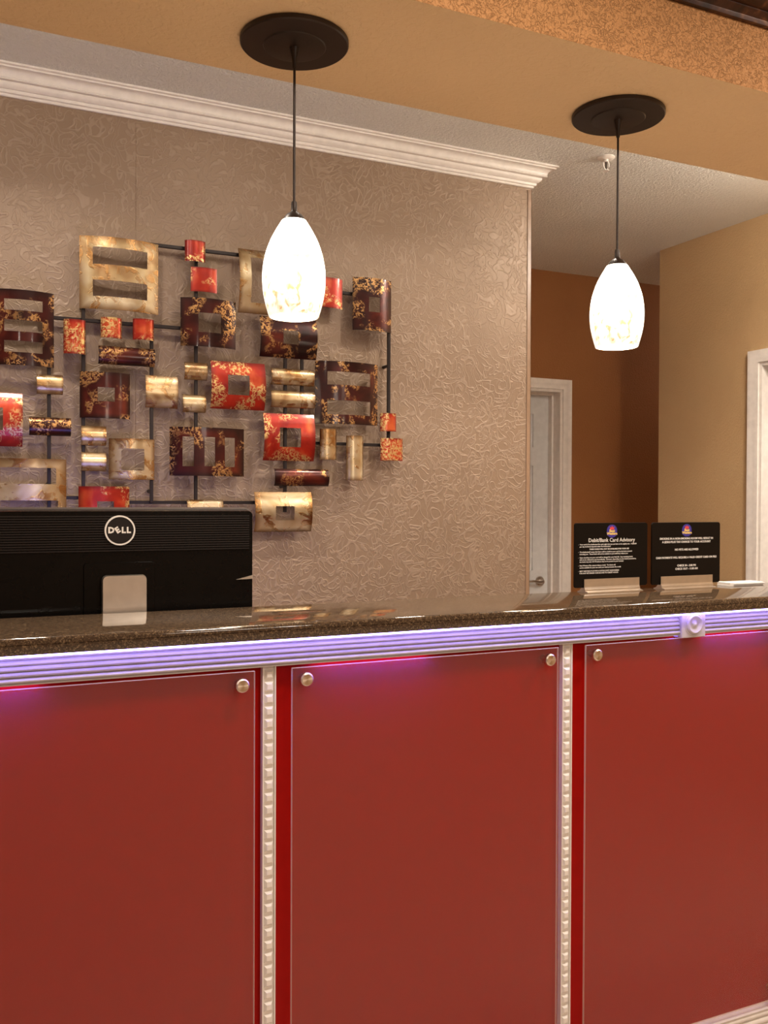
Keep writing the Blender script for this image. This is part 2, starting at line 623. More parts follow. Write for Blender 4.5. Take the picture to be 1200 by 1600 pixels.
wb = struct(MB().box(XL, XWE - 0.003, YW + 0.002, YB, 0, ZC).build('wall_back', M['brown']))
seams = [XL, -2.17, -0.80, 0.573, XWE]
for a, b in zip(seams[:-1], seams[1:]):
    g = 0.00025
    MB().bbox(a + g, b - (g if b < XWE else 0), YW, YW + 0.002, 0.0, ZC, 0.0006).build('wallpaper_strip', M['wallpaper'], wb)
cg = MB()
cg.bbox(XWE - 0.016, XWE + 0.003, YW - 0.003, YW, 0.0, 2.655, 0.0008)
cg.bbox(XWE, XWE + 0.003, YW - 0.003, YW + 0.03, 0.0, 2.655, 0.0008)
struct(cg.build('trim_3', M['guard']))

# hall end wall with a door opening (opening 2.465 .. 3.275)
D1A, D1B, DH = 2.465, 3.275, 2.055
w = MB()
w.box(XWE, D1A, YB, YB + 0.14, 0, ZC)
w.box(D1B, XR2, YB, YB + 0.14, 0, ZC)
w.box(D1A, D1B, YB, YB + 0.14, DH, ZC)
struct(w.build('wall_hall', M['brown']))

# right wall with a door opening (Y 2.385 .. 3.203)
D2A, D2B = 2.385, 3.2
w = MB()
w.box(XT, XT + 0.14, D2B, YTE, 0, ZC)
w.box(XT, XT + 0.14, YF, D2A, 0, ZC)
w.box(XT, XT + 0.14, D2A, D2B, DH, ZC)
w.box(XT + 0.14, XR2, YTE - 0.14, YTE, 0, ZC)
struct(w.build('wall_right', M['tan']))
struct(MB().box(XR2, XR2 + 0.1, YTE - 0.14, YB + 0.14, 0, ZC).build('wall_hall_end', M['brown']))
struct(MB().box(XL - 0.1, XL, YF, YB, 0, ZC + 0.08).build('wall_left', M['lobby']))
struct(MB().box(XL - 0.1, XT + 0.14, YF - 0.1, YF, 0, ZC + 0.08).build('wall_front', M['lobby']))

# crown moulding, mitred round the free end of the papered wall
cp = [(0.0, -0.079), (0.007, -0.079), (0.009, -0.076), (0.009, -0.071), (0.015, -0.069), (0.017, -0.064), (0.017, -0.060)]
for i in range(7):
    t = i / 6
    cp.append((0.021 + 0.011 * math.sin(t * math.pi / 2), -0.059 + 0.014 * t))
cp += [(0.032, -0.041), (0.046, -0.041), (0.048, -0.038), (0.046, -0.035)]
for i in range(9):
    t = i / 8
    cp.append((0.047 + 0.020 * (1 - math.cos(t * math.pi / 2)), -0.034 + 0.021 * math.sin(t * math.pi / 2)))
cp += [(0.072, -0.013), (0.072, -0.008), (0.080, -0.006), (0.080, 0.0), (0.0, 0.0)]
cm = MB().sweep([(o, ZC + z) for o, z in cp], lambda o: [(XL, YW - o), (XWE + o, YW - o), (XWE + o, YB)])
struct(cm.build('trim_2', M['white'], smooth=25))

# heavy dark moulding high on the header, lobby side
dp = [(0, 2.541), (0.012, 2.541), (0.012, 2.552), (0.02, 2.556), (0.026, 2.563)]
for i in range(9):
    t = i / 8
    dp.append((0.026 + 0.055 * math.sin(t * math.pi / 2), 2.566 + 0.06 * (1 - math.cos(t * math.pi / 2))))
dp += [(0.088, 2.628), (0.088, 2.640)]
for i in range(7):
    t = i / 6
    dp.append((0.09 + 0.05 * t, 2.645 + 0.06 * math.sin(t * math.pi / 2)))
dp += [(0.15, 2.71), (0.15, ZC), (0, ZC)]
struct(MB().extrude_x([(YSF - o, z) for o, z in dp], XL, XT).build('trim_1', M['bronze_trim'], smooth=30))

# ---- doors
def casing_profile(w_, t_):
    return [(0, 0), (0, t_ * 0.55), (w_ * 0.12, t_ * 0.65), (w_ * 0.2, t_ * 0.62), (w_ * 0.5, t_ * 0.72), (w_ * 0.6, t_ * 0.9),
            (w_ * 0.8, t_), (w_, t_ * 0.95), (w_, 0)]


def make_door(name, width, lever_side, recess):
    """door in local axes: opening x 0..width, z 0..DH, wall face at y=0, room side -y"""
    root = struct(bpy.data.objects.new(name, None))
    COL.objects.link(root)
    pr = casing_profile(0.057, 0.018)
    c = MB()
    rows = []
    for (o, h) in pr:
        rows.append([(-o, -h, 0), (-o, -h, DH + o), (width + o, -h, DH + o), (width + o, -h, 0)])
    n = len(rows)
    vs_ = [p for r in rows for p in r]
    fs = []
    for i in range(n):
        j = (i + 1) % n
        for s in range(3):
            fs.append((i * 4 + s, i * 4 + s + 1, j * 4 + s + 1, j * 4 + s))
    fs += [tuple(i * 4 for i in range(n)), tuple(i * 4 + 3 for i in range(n))]
    c.add(vs_, fs)
    c.build('casing', M['white'], root, smooth=40)
    j = MB()
    j.box(-0.001, 0.016, -0.002, 0.139, 0, DH)
    j.box(width - 0.016, width + 0.001, -0.002, 0.139, 0, DH)
    j.box(0.016, width - 0.016, -0.002, 0.139, DH - 0.016, DH + 0.001)
    j.box(0.016, 0.028, recess - 0.036, recess - 0.002, 0, DH - 0.016)
    j.box(width - 0.028, width - 0.016, recess - 0.036, recess - 0.002, 0, DH - 0.016)
    j.box(0.028, width - 0.028, recess - 0.036, recess - 0.002, DH - 0.028, DH - 0.016)
    j.build('jamb', M['white'], root)
    # slab of stiles, rails and six raised panels
    x0, x1 = 0.019, width - 0.019
    z0, z1 = 0.01, DH - 0.019
    y0, y1 = recess, recess + 0.035
    st, mid = 0.115, 0.10
    xm = (x0 + x1) / 2
    cols = [(x0 + st, xm - mid / 2), (xm + mid / 2, x1 - st)]
    rws = [(z0 + 0.22, z0 + 0.80), (z0 + 0.98, z0 + 1.60), (z0 + 1.71, z1 - 0.12)]
    s = MB()
    s.box(x0, cols[0][0], y0, y1, z0, z1)
    s.box(cols[1][1], x1, y0, y1, z0, z1)
    s.box(cols[0][1], cols[1][0], y0, y1, z0, z1)
    for (a, b) in cols:
        zz = [z0] + [q for r in rws for q in r] + [z1]
        for k in range(0, len(zz), 2):
            s.box(a, b, y0, y1, zz[k], zz[k + 1])
    slab = s.build('door_slab', M['door'], root)
    for (a, b) in cols:
        for (c0, c1) in rws:
            pmb = MB()
            pmb.box(a, b, y0 + 0.010, y1 - 0.010, c0, c1)
            m0, m1 = 0.022, 0.045
            vs2 = [(a + m0, y0 + 0.010, c0 + m0), (b - m0, y0 + 0.010, c0 + m0), (b - m0, y0 + 0.010, c1 - m0), (a + m0, y0 + 0.010, c1 - m0),
                   (a + m1, y0 + 0.003, c0 + m1), (b - m1, y0 + 0.003, c0 + m1), (b - m1, y0 + 0.003, c1 - m1), (a + m1, y0 + 0.003, c1 - m1)]
            pmb.add(vs2, [(0, 1, 5, 4), (1, 2, 6, 5), (2, 3, 7, 6), (3, 0, 4, 7), (4, 5, 6, 7)])
            pmb.build('door_panel', M['door'], slab)
    lx = x1 - 0.065 if lever_side > 0 else x0 + 0.065
    hl = MB()
    hl.lathe([(0.0, 0.0), (0.031, 0.0), (0.031, -0.004), (0.027, -0.009), (0.012, -0.011), (0.011, -0.04), (0.0, -0.042)], 28, (lx, y0, 0.925), 'y')
    d = -lever_side
    hl.tube([(lx, y0 - 0.036, 0.925), (lx + d * 0.03, y0 - 0.04, 0.925), (lx + d * 0.07, y0 - 0.042, 0.931), (lx + d * 0.105, y0 - 0.04, 0.929)],
            [0.009, 0.0085, 0.0075, 0.006], 10)
    hl.build('lever_handle', M['steel'], slab, smooth=40)
    return root


d1 = make_door('door_1', D1B - D1A, 1, 0.10)
d1.location = (D1A, YB, 0)
d1['label'] = 'white panelled door with steel lever handle in the dark ochre hall wall'
d2 = make_door('door_2', D2B - D2A, -1, 0.10)
d2.location = (XT, D2B, 0)
d2.rotation_euler = (0, 0, -math.pi / 2)
d2['label'] = 'white door in white casing at the right edge of the tan wall'

# ------------------------------------------------------------------ reception counter
counter = thing('reception_counter', (0.92, YT, 0), 'red lacquered reception counter with frosted acrylic front panels and white fluted trim', 'counter')
CX0, CX1 = -0.86, 2.70


def part(mb, name, mat, parent=counter, smooth=None):
    """build a part given in world coordinates, under a thing that stands at parent.location"""
    base = parent
    off = Vector((0, 0, 0))
    while base is not None:
        off += base.location
        base = base.parent
    mb.v = [(x - off.x, y - off.y, z - off.z) for x, y, z in mb.v]
    return mb.build(name, mat, parent, smooth)


part(MB().box(CX0, CX1, 1.738, 1.93, 0.0, ZG0), 'body', M['red'])
# fluted trim under the granite
def flute_profile(zb, zt, yf, yb, ridges):
    pr = [(yb, zb), (yf + 0.004, zb), (yf + 0.004, zb + 0.003)]
    h = (zt - zb - 0.006) / ridges
    for i in range(ridges):
        for k in range(7):
            t = k / 6
            s_ = 0.0045 * i / max(1, ridges - 1)
            pr.append((yf + s_ + 0.006 - 0.006 * math.sin(t * math.pi), zb + 0.003 + h * (i + t)))
    pr += [(yf + 0.004, zt), (yb, zt)]
    return pr


RX0, RX1 = 1.5945, 1.6695
for (a, b) in ((CX0, RX0 - 0.0006), (RX1 + 0.0006, CX1)):
    part(MB().extrude_x(flute_profile(1.079, ZG0 - 0.0005, YT, 1.722, 5), a, b), 'fluted_trim', M['trim'], smooth=60)
ro = MB()
ro.bbox(RX0, RX1, YT - 0.004, 1.738, 1.0735, ZG0 - 0.0005, 0.0015)
rosette = part(ro, 'rosette_block', M['trim'])
rc = MB()
rp = [(0.0, -0.006), (0.004, -0.006), (0.007, -0.003), (0.010, -0.0015), (0.014, -0.002), (0.018, -0.0055), (0.0205, -0.0065), (0.023, -0.005), (0.0245, -0.001), (0.0265, -0.002), (0.0285, -0.001), (0.0285, 0.001)]
rc.lathe(rp, 40, ((RX0 + RX1) / 2, YT - 0.004, 1.1055), 'y')
part(rc, 'rosette_ring', M['trim'], rosette, smooth=50)
# base moulding
part(MB().extrude_x(flute_profile(0.0, 0.11, 1.706, 1.738, 6), CX0, CX1), 'base_moulding', M['white'], smooth=60)
# LED tape tucked under the overhang of the granite
part(MB().box(CX0 + 0.02, CX1 - 0.02, 1.692, 1.699, ZG0 - 0.004, ZG0 - 0.0005), 'led_tape', M['led'])
for (x0, x1) in ((-0.02, 0.15), (0.66, 0.92), (1.58, 1.88)):
    part(MB().box(x0, x1, 1.7235, 1.7365, 1.0860, 1.0890), 'led_module', M['led_gap'])
# desk on the clerk's side
desk = thing('work_desk', (0.92, 2.28, 0), 'brown laminate work desk behind the reception counter carrying the monitor', 'desk')
part(MB().bbox(CX0, CX1, 1.935, 2.62, 0.725, 0.76, 0.004), 'desk_top', M['laminate'], desk)
for x in (CX0, 0.6, CX1 - 0.03):
    part(MB().box(x, x + 0.03, 1.935, 2.58, 0.0, 0.725), 'side_panel', M['laminate'], desk)

PITCHX, SX = 0.706, 0.5685
strips = [SX + PITCHX * k for k in (-2, -1, 0, 1, 2, 3)]
dent = MB()
hw, hh, dp_ = 0.0092, 0.0095, 0.0052
dent.add([(-hw, 0, -hh), (hw, 0, -hh), (hw, 0, hh), (-hw, 0, hh),
          (-hw + 0.0045, -dp_, -hh + 0.0045), (hw - 0.0045, -dp_, -hh + 0.0045), (hw - 0.0045, -dp_, hh - 0.0045), (-hw + 0.0045, -dp_, hh - 0.0045)],
         [(0, 1, 5, 4), (1, 2, 6, 5), (2, 3, 7, 6), (3, 0, 4, 7), (4, 5, 6, 7), (0, 1, 2, 3)])
dent_me = dent.mesh('dentil', M['white'])
for sx in strips:
    if sx - 0.02 < CX0 or sx + 0.02 > CX1:
        continue
    sm = MB()
    sm.box(sx - 0.0135, sx + 0.0135, 1.7285, 1.738, 0.111, 1.0785)
    sm.box(sx - 0.0135, sx - 0.0110, 1.7245, 1.7285, 0.111, 1.0785)
    sm.box(sx + 0.0110, sx + 0.0135, 1.7245, 1.7285, 0.111, 1.0785)
    st_ = part(sm, 'dentil_strip', M['white'])
    z = 1.062
    while z > 0.13:
        link('dentil', dent_me, st_, (sx - counter.location.x, 1.7286 - counter.location.y, z))
        z -= 0.0241

cap = MB()
cap.lathe([(0.0, -0.0085), (0.0105, -0.0085), (0.0132, -0.0062), (0.0135, -0.003), (0.0135, 0.0), (0.0065, 0.0), (0.0065, 0.024)], 32, axis='y')
cap_me = cap.mesh('standoff', M['spun'], 40)
PZ0, PZ1, PY0, PY1 = 0.125, 1.0735, 1.7125, 1.7185
for a, b in zip(strips[:-1], strips[1:]):
    x0, x1 = a + 0.0420, b - 0.0325
    x0, x1 = max(x0, CX0 + 0.02), min(x1, CX1 - 0.02)
    if x1 - x0 < 0.2:
        continue
    pm = MB().bbox(x0, x1, PY0, PY1, PZ0, PZ1, 0.0012)
    pn = part(pm, 'acrylic_panel', [M['acrylic'], M['acrylic_edge']])
    for pl in pn.data.polygons:
        if abs(pl.normal.y) < 0.9:
            pl.material_index = 1
    for (px, pz) in ((x0 + 0.029, PZ1 - 0.0235), (x1 - 0.0265, PZ1 - 0.0255), (x0 + 0.029, PZ0 + 0.025), (x1 - 0.0265, PZ0 + 0.025)):
        link('standoff', cap_me, pn, (px - counter.location.x, PY0 - 0.0005 - counter.location.y, pz))

# ------------------------------------------------------------------ granite top
top = MB()
yc, hz = YG0, (ZG1 - ZG0)
pr = [(YG1, ZG0), (YG0 + 0.004, ZG0), (YG0 + 0.0008, ZG0 + 0.003), (YG0, ZG0 + 0.006), (YG0, ZG0 + 0.0165), (YG0 + 0.0012, ZG0 + 0.0175), (YG0, ZG0 + 0.0185),
      (YG0, ZG1 - 0.007), (YG0 + 0.0012, ZG1 - 0.0032), (YG0 + 0.0035, ZG1 - 0.0010), (YG0 + 0.007, ZG1), (YG1 - 0.004, ZG1), (YG1, ZG1 - 0.004)]
top.extrude_x(pr, CX0 - 0.03, CX1 + 0.03)
tob = top.build('granite_countertop', M['granite'], smooth=35)
tob['label'] = 'polished speckled brown granite top of the reception counter'
tob['category'] = 'countertop'

# ------------------------------------------------------------------ pendant lamps
def pendant(x, label):
    yp = 1.9046
    t = thing('pendant_lamp', (x, yp, ZS), label, 'lamp', 'pendant lamps over the counter')
    cn = MB().lathe([(0.0, 0.0), (0.114, 0.0), (0.1165, -0.002), (0.1165, -0.010), (0.114, -0.0125), (0.068, -0.0135), (0.066, -0.016), (0.064, -0.0165), (0.0, -0.0165)], 64)
    canopy = cn.build('canopy', M['bronze'], t, 30)
    MB().lathe([(0.0, -0.016), (0.011, -0.0165), (0.008, -0.03), (0.0055, -0.042), (0.0045, -0.06), (0.0, -0.06)], 20).build('cord_grip', M['bronze'], canopy, 40)
    MB().lathe([(0.0028, -0.055), (0.0028, -0.345)], 12).build('cord', M['bronze'], t, 40)
    zt = 2.003 - ZS
    MB().lathe([(0.0, zt + 0.041), (0.0055, zt + 0.041), (0.0065, zt + 0.036), (0.0065, zt + 0.022), (0.009, zt + 0.018), (0.017, zt + 0.013), (0.0235, zt + 0.004), (0.027, zt - 0.004), (0.026, zt - 0.006), (0.0, zt - 0.006)], 32).build('socket_cap', M['bronze'], t, 40)
    # barrel shaped glass shade, open below
    sp = []
    H = 0.2075
    for i in range(25):
        s = i / 24
        knots = [(0, 0.0265), (0.10, 0.0395), (0.22, 0.0525), (0.36, 0.0625), (0.50, 0.0675), (0.62, 0.0685), (0.75, 0.0665), (0.88, 0.0610), (1.0, 0.0535)]
        for (a, ra), (b, rb) in zip(knots[:-1], knots[1:]):
            if a <= s <= b:
                u = (s - a) / (b - a)
                r = ra + (rb - ra) * u
                break
        sp.append((r, zt - H * s))
    sm = [sp[0]] + [((sp[i - 1][0] + 2 * sp[i][0] + sp[i + 1][0]) / 4, sp[i][1]) for i in range(1, 24)] + [sp[24]]
    inner = [(r - 0.0035, z) for r, z in sm[::-1]]
    inner[0] = (sm[-1][0] - 0.003, sm[-1][1])
    mb = MB()
    ring = sm + inner
    seg = 48
    vs_ = [(r * math.cos(2 * math.pi * k / seg), r * math.sin(2 * math.pi * k / seg), z) for r, z in ring for k in range(seg)]
    n = len(ring)
    fs = [(i * seg + k, i * seg + (k + 1) % seg, ((i + 1) % n) * seg + (k + 1) % seg, ((i + 1) % n) * seg + k) for i in range(n) for k in range(seg)]
    mb.add(vs_, fs)
    mb.build('glass_shade', M['shade'], t, 50)
    bl = bpy.data.lights.new('pendant_bulb', 'POINT')
    bl.energy = 5.0
    bl.color = (1.0, 0.84, 0.62)
    bl.shadow_soft_size = 0.028
    bo = bpy.data.objects.new('bulb', bl)
    COL.objects.link(bo)
    bo.parent = t
    bo.location = (0, 0, zt - 0.165)
    return t


pendant(0.681, 'lit white glass pendant lamp on dark bronze canopy in front of the wall art')
pendant(1.5545, 'lit white glass pendant lamp on dark bronze canopy above the two black signs')

# ------------------------------------------------------------------ sprinkler head
sp = thing('fire_sprinkler', (2.3287, 2.9237, ZC), 'small white fire sprinkler head on the grey ceiling beside the crown moulding end', 'sprinkler')
MB().lathe([(0.0, 0.0), (0.034, 0.0), (0.034, -0.002), (0.026, -0.008), (0.014, -0.009), (0.0, -0.009)], 32).build('escutcheon', M['white'], sp, 40)
fr = MB()
fr.lathe([(0.0, -0.008), (0.009, -0.008), (0.009, -0.018), (0.0, -0.018)], 16)
for s in (-1, 1):
    fr.tube([(s * 0.009, 0, -0.014), (s * 0.013, 0, -0.022), (s * 0.013, 0, -0.036), (s * 0.004, 0, -0.047)], 0.0028, 8)
fr.build('frame', M['white'], sp, 40)
MB().lathe([(0.0, -0.047), (0.004, -0.047), (0.013, -0.051), (0.013, -0.053), (0.0, -0.053)], 20).build('deflector', M['white'], sp, 40)
MB().lathe([(0.0, -0.018), (0.003, -0.018), (0.003, -0.046), (0.0, -0.046)], 12).build('glass_bulb', M['bronze'], sp, 40)

# ------------------------------------------------------------------ computer monitor (its back faces the lobby)
MXC, MY, MZT, MHW, MZB = 0.335, 2.03, 1.3838, 0.297, 1.02
mon = thing('computer_monitor', (MXC, 2.09, 0.76), 'black computer monitor seen from behind with ribbed back and silver stand', 'monitor')


def rr_prism(mb, x0, x1, z0, z1, r, y0, y1, seg=6, inset=0.0, mi=0):
    """rounded rectangle prism between y0 and y1 (y1 rear loop may be inset)"""
    def loop(x0, x1, z0, z1, r, y):
        pts = []
        for (cx, cz, a0) in ((x1 - r, z1 - r, 0), (x0 + r, z1 - r, 90), (x0 + r, z0 + r, 180), (x1 - r, z0 + r, 270)):
            for k in range(seg + 1):
                a = math.radians(a0 + 90 * k / seg)
                pts.append((cx + r * math.cos(a), y, cz + r * math.sin(a)))
        return pts
    A = loop(x0 + inset, x1 - inset, z0 + inset, z1 - inset, max(0.001, r - inset * 0.5), y0)
    B = loop(x0, x1, z0, z1, r, y1)
    n = len(A)
    mb.add(A + B, [(i, (i + 1) % n, n + (i + 1) % n, n + i) for i in range(n)] + [tuple(range(n)), tuple(range(n, 2 * n))[::-1]], mi)
    return mb


shell = MB()
rr_prism(shell, MXC - MHW, MXC + MHW, MZB, MZT - 0.004, 0.012, MY, MY + 0.028, inset=0.004)
shell_o = part(shell, 'back_shell', M['black'], mon, 40)
bz = MB()
rr_prism(bz, MXC - MHW - 0.001, MXC + MHW + 0.001, MZB - 0.001, MZT, 0.014, MY + 0.028, MY + 0.046)
part(bz, 'front_bezel', M['bezel'], mon, 40)
part(MB().box(MXC - MHW + 0.018, MXC + MHW - 0.018, MY + 0.046, MY + 0.0468, MZB + 0.025, MZT - 0.02), 'screen', M['screen'], mon)
rb = MB()
z = MZT - 0.0175
for i in range(15):
    rb.box(MXC - MHW + 0.012, MXC + MHW - 0.012, MY - 0.0022, MY + 0.001, z - 0.0028, z)
    z -= 0.0052
ribs = part(rb, 'vent_ribs', M['black_matte'], mon)
hp = MB()
rr_prism(hp, MXC - 0.075, MXC + 0.075, MZB + 0.005, 1.268, 0.008, MY - 0.003, MY + 0.001, inset=0.002)
part(hp, 'hinge_cover', M['black'], mon, 40)
# silver stand: flat neck with rounded top, then a foot on the desk
nk = MB()
rr_prism(nk, MXC - 0.039, MXC + 0.054, 0.80, 1.241, 0.010, MY - 0.022, MY - 0.012, inset=0.0015)
part(nk, 'stand_neck', M['alu'], mon, 40)
br = MB().box(MXC - 0.03, MXC + 0.045, MY - 0.013, MY - 0.002, 1.10, 1.16)
part(br, 'neck_bracket', M['black'], mon)
ft = MB()
ft.bbox(MXC - 0.12, MXC + 0.13, MY - 0.03, MY + 0.17, 0.76, 0.775, 0.005)
ft.bbox(MXC - 0.039, MXC + 0.054, MY - 0.022, MY + 0.02, 0.774, 0.802, 0.003)
part(ft, 'stand_foot', M['alu'], mon)
# round badge
bd = MB()
bd.lathe([(0.0, -0.0045), (0.0285, -0.0045), (0.0285, 0.0), (0.0, 0.0)], 48, (MXC, MY - 0.0005, 1.3352), 'y')
badge = part(bd, 'badge_disc', M['black_matte'], mon, 40)
rg = MB()
rg.lathe([(0.0285, 0.0), (0.0285, -0.0055), (0.0318, -0.0055), (0.0318, 0.0), (0.0285, 0.0)], 56, (MXC, MY - 0.0005, 1.3352), 'y')
part(rg, 'badge_ring', M['print_white'], badge, 40)
S = 0.0172
L = lambda ch: text_mesh(ch, S, offset=0.0009, extrude=0.0004)
merge_text([(L('D'), -0.0183, 0, 0), (L('E'), -0.0050, 0.0002, math.radians(33)), (L('L'), 0.0073, 0, 0), (L('L'), 0.0178, 0, 0)],
           M['print_white'], 'badge_lettering', badge, (0, MY - 0.0056 - mon.location.y, 1.3352 - mon.location.z))
# small catch near the right edge
ct = MB()
ct.add([(0.590, MY - 0.003, 1.222), (0.628, MY - 0.003, 1.231), (0.629, MY - 0.003, 1.223), (0.615, MY - 0.003, 1.2225),
        (0.590, MY + 0.001, 1.222), (0.628, MY + 0.001, 1.231), (0.629, MY + 0.001, 1.223), (0.615, MY + 0.001, 1.2225)],
       [(0, 1, 2, 3), (7, 6, 5, 4), (0, 4, 5, 1), (1, 5, 6, 2), (2, 6, 7, 3), (3, 7, 4, 0)])
part(ct, 'cable_catch', M['alu'], mon)

# ------------------------------------------------------------------ counter signs
def sign(x0, x1, y, label, lines, red=None):
    xc = (x0 + x1) / 2
    hw = (x1 - x0) / 2
    t = thing('counter_sign', (xc, y, ZG1), label, 'sign', 'black signs standing on the granite')
    hgt = 0.180
    pb = MB()
    rr_prism(pb, -hw, hw, 0.012, hgt, 0.007, 0.0, 0.004, inset=0.0006)
    plate = pb.build('plate', M['sign'], t, 40)
    # folded metal clip: two leaves hugging the plate on a flared foot
    hb = MB()
    q = hw * 0.755
    hb.extrude_x([(-0.0015, 0.0345), (-0.003, 0.0345), (-0.003, 0.014), (-0.0045, 0.0095), (-0.006, 0.0085), (-0.006, 0.0045), (-0.018, 0.0016), (-0.018, 0.0), (0.026, 0.0), (0.026, 0.002),
                  (0.018, 0.004), (0.0072, 0.014), (0.0072, 0.030), (0.0056, 0.030), (0.0056, 0.0115), (-0.0015, 0.0115)], -q, q)
    hb.build('clip_holder', M['alu'], t)
    for (kind, items) in lines.items():
        merge_text(items, M[kind], 'printed_text', plate, (0, -0.0004, 0))
    # emblem: blue cut-corner field, red crown, yellow two-line lettering
    ez = hgt - 0.022
    em = MB()
    ob = []
    for k in range(25):
        a = math.pi * k / 24
        ob.append((0.0165 * math.cos(a), 0.002 + 0.0150 * math.sin(a)))
    ob += [(-0.0165, -0.010), (-0.006, -0.0165), (0.006, -0.0165), (0.0165, -0.010)]
    nn = len(ob)
    em.add([(x, -0.0005, z) for x, z in ob] + [(x, 0.0003, z) for x, z in ob], [tuple(range(nn))] + [(i, (i + 1) % nn, nn + (i + 1) % nn, nn + i) for i in range(nn)])
    emb = em.build('emblem', M['print_blue'], plate, loc=(0, 0, ez))
    cr = MB()
    cpts = [(-0.006, 0.004), (0.006, 0.004), (0.0075, 0.012), (0.0035, 0.009), (0.0, 0.014), (-0.0035, 0.009), (-0.0075, 0.012)]
    n7 = len(cpts)
    cr.add([(x, -0.0009, z) for x, z in cpts] + [(x, -0.0004, z) for x, z in cpts],
           [(0, 1, 2, 3), (0, 3, 4, 5), (0, 5, 6)] + [(i, (i + 1) % n7, n7 + (i + 1) % n7, n7 + i) for i in range(n7)])
    cr.build('emblem_crown', M['print_red'], plate, loc=(0, 0, ez))
    merge_text([(text_mesh('Best', 0.0105, offset=0.0003), 0, 0.0005, 0), (text_mesh('Western', 0.0095, offset=0.0003), 0, -0.0065, 0)], M['print_yellow'], 'emblem_lettering', plate, (0, -0.0009, ez))
    return t


SC = 1.954 / 1.86
YSIGN = 1.952


def T(body, size, x, z, align='CENTER', off=0.0):
    return (text_mesh(body, size, align, offset=off), x, z, 0)


lx = -0.108
small = [("-  Your card is Pre-Authorized for each night that you are here at the nightly rate.  A $50.00", 0.124, 0),
         ("   per day incidental deposit is also Pre-Authorized", 0.1185, 0),
         ("-  'Pre-Authorized' means that there will be a hold on your card by the bank network", 0.1045, 0),
         ("   including you.  These funds will not be available to you until they release you", 0.099, 0),
         ("-  Upon checking out your card will be charged for your final bill.  Any remaining funds", 0.090, 0),
         ("   will not be released to you immediately.  However, depending on your bank's procedures,", 0.0845, 0),
         ("   the funds may take 10-14 business days to be posted to your account", 0.079, 0),
         ("-  Best Western Plus cannot release a hold.  The funds will", 0.0695, 0),
         ("   not be available for your use until your bank processes the credit", 0.064, 0),
         ("-  BEST WESTERN PLUS INN & SUITES IS NOT RESPONSIBLE", 0.055, 0),
         ("   FOR ANY RETURNED CHECKS DUE TO CREDIT HOLDS", 0.0495, 0)]
ltxt = [T('Debit/Bank Card Advisory', 0.0142, 0, 0.1345, off=0.0001), T('THESE FUNDS WILL NOT BE AVAILABLE FOR YOUR USE', 0.0052, -0.008, 0.1115, off=0.00012)]
ltxt += [T(s, 0.00505, lx, z, 'LEFT', 0.00006) for s, z, _ in small]
sign(1.392 * SC, 1.6195 * SC, YSIGN, 'black card advisory sign with dense white text in a metal clip, beside the hall door', {'print_white': ltxt})
rtxt = [T('SMOKING IN A NON-SMOKING ROOM WILL RESULT IN', 0.0076, 0, 0.1355, off=0.0002), T('A $250.0 PLUS TAX CHARGE TO YOUR ACCOUNT', 0.0076, 0, 0.1265, off=0.0002),
        T('NO PETS ARE ALLOWED', 0.0076, 0, 0.1055, off=0.0002), T('CASH PAYMENTS WILL REQUIRE A VALID CREDIT CARD ON FILE', 0.0074, 0, 0.084, off=0.0002),
        T('CHECK IN - 3:00 PM', 0.0076, 0, 0.062, off=0.0002), T('CHECK OUT - 11:00 AM', 0.0076, 0, 0.053, off=0.0002)]
sign(1.627 * SC, 1.8586 * SC, YSIGN - 0.008, 'black no smoking and no pets sign with short white lines in a metal clip', {'print_white': rtxt})

# ------------------------------------------------------------------ paper pad lying behind the right sign
pad = thing('paper_pad', (2.045, 1.955, ZG1), 'white pad of paper lying on the granite behind the right black sign', 'paper')
pd = MB()
for i in range(4):
    j = 0.0015 * ((i * 7) % 3 - 1)
    pd.bbox(-0.065 + j, 0.065 + j, -0.022 - j, 0.024 - j, 0.0024 * i + 0.0001, 0.0024 * i + 0.0022, 0.0004)
pd.build('sheets', M['paper'], pad)
MB().bbox(-0.066, -0.052, -0.023, 0.025, 0.0, 0.0105, 0.0006).build('binding', M['print_white'], pad)

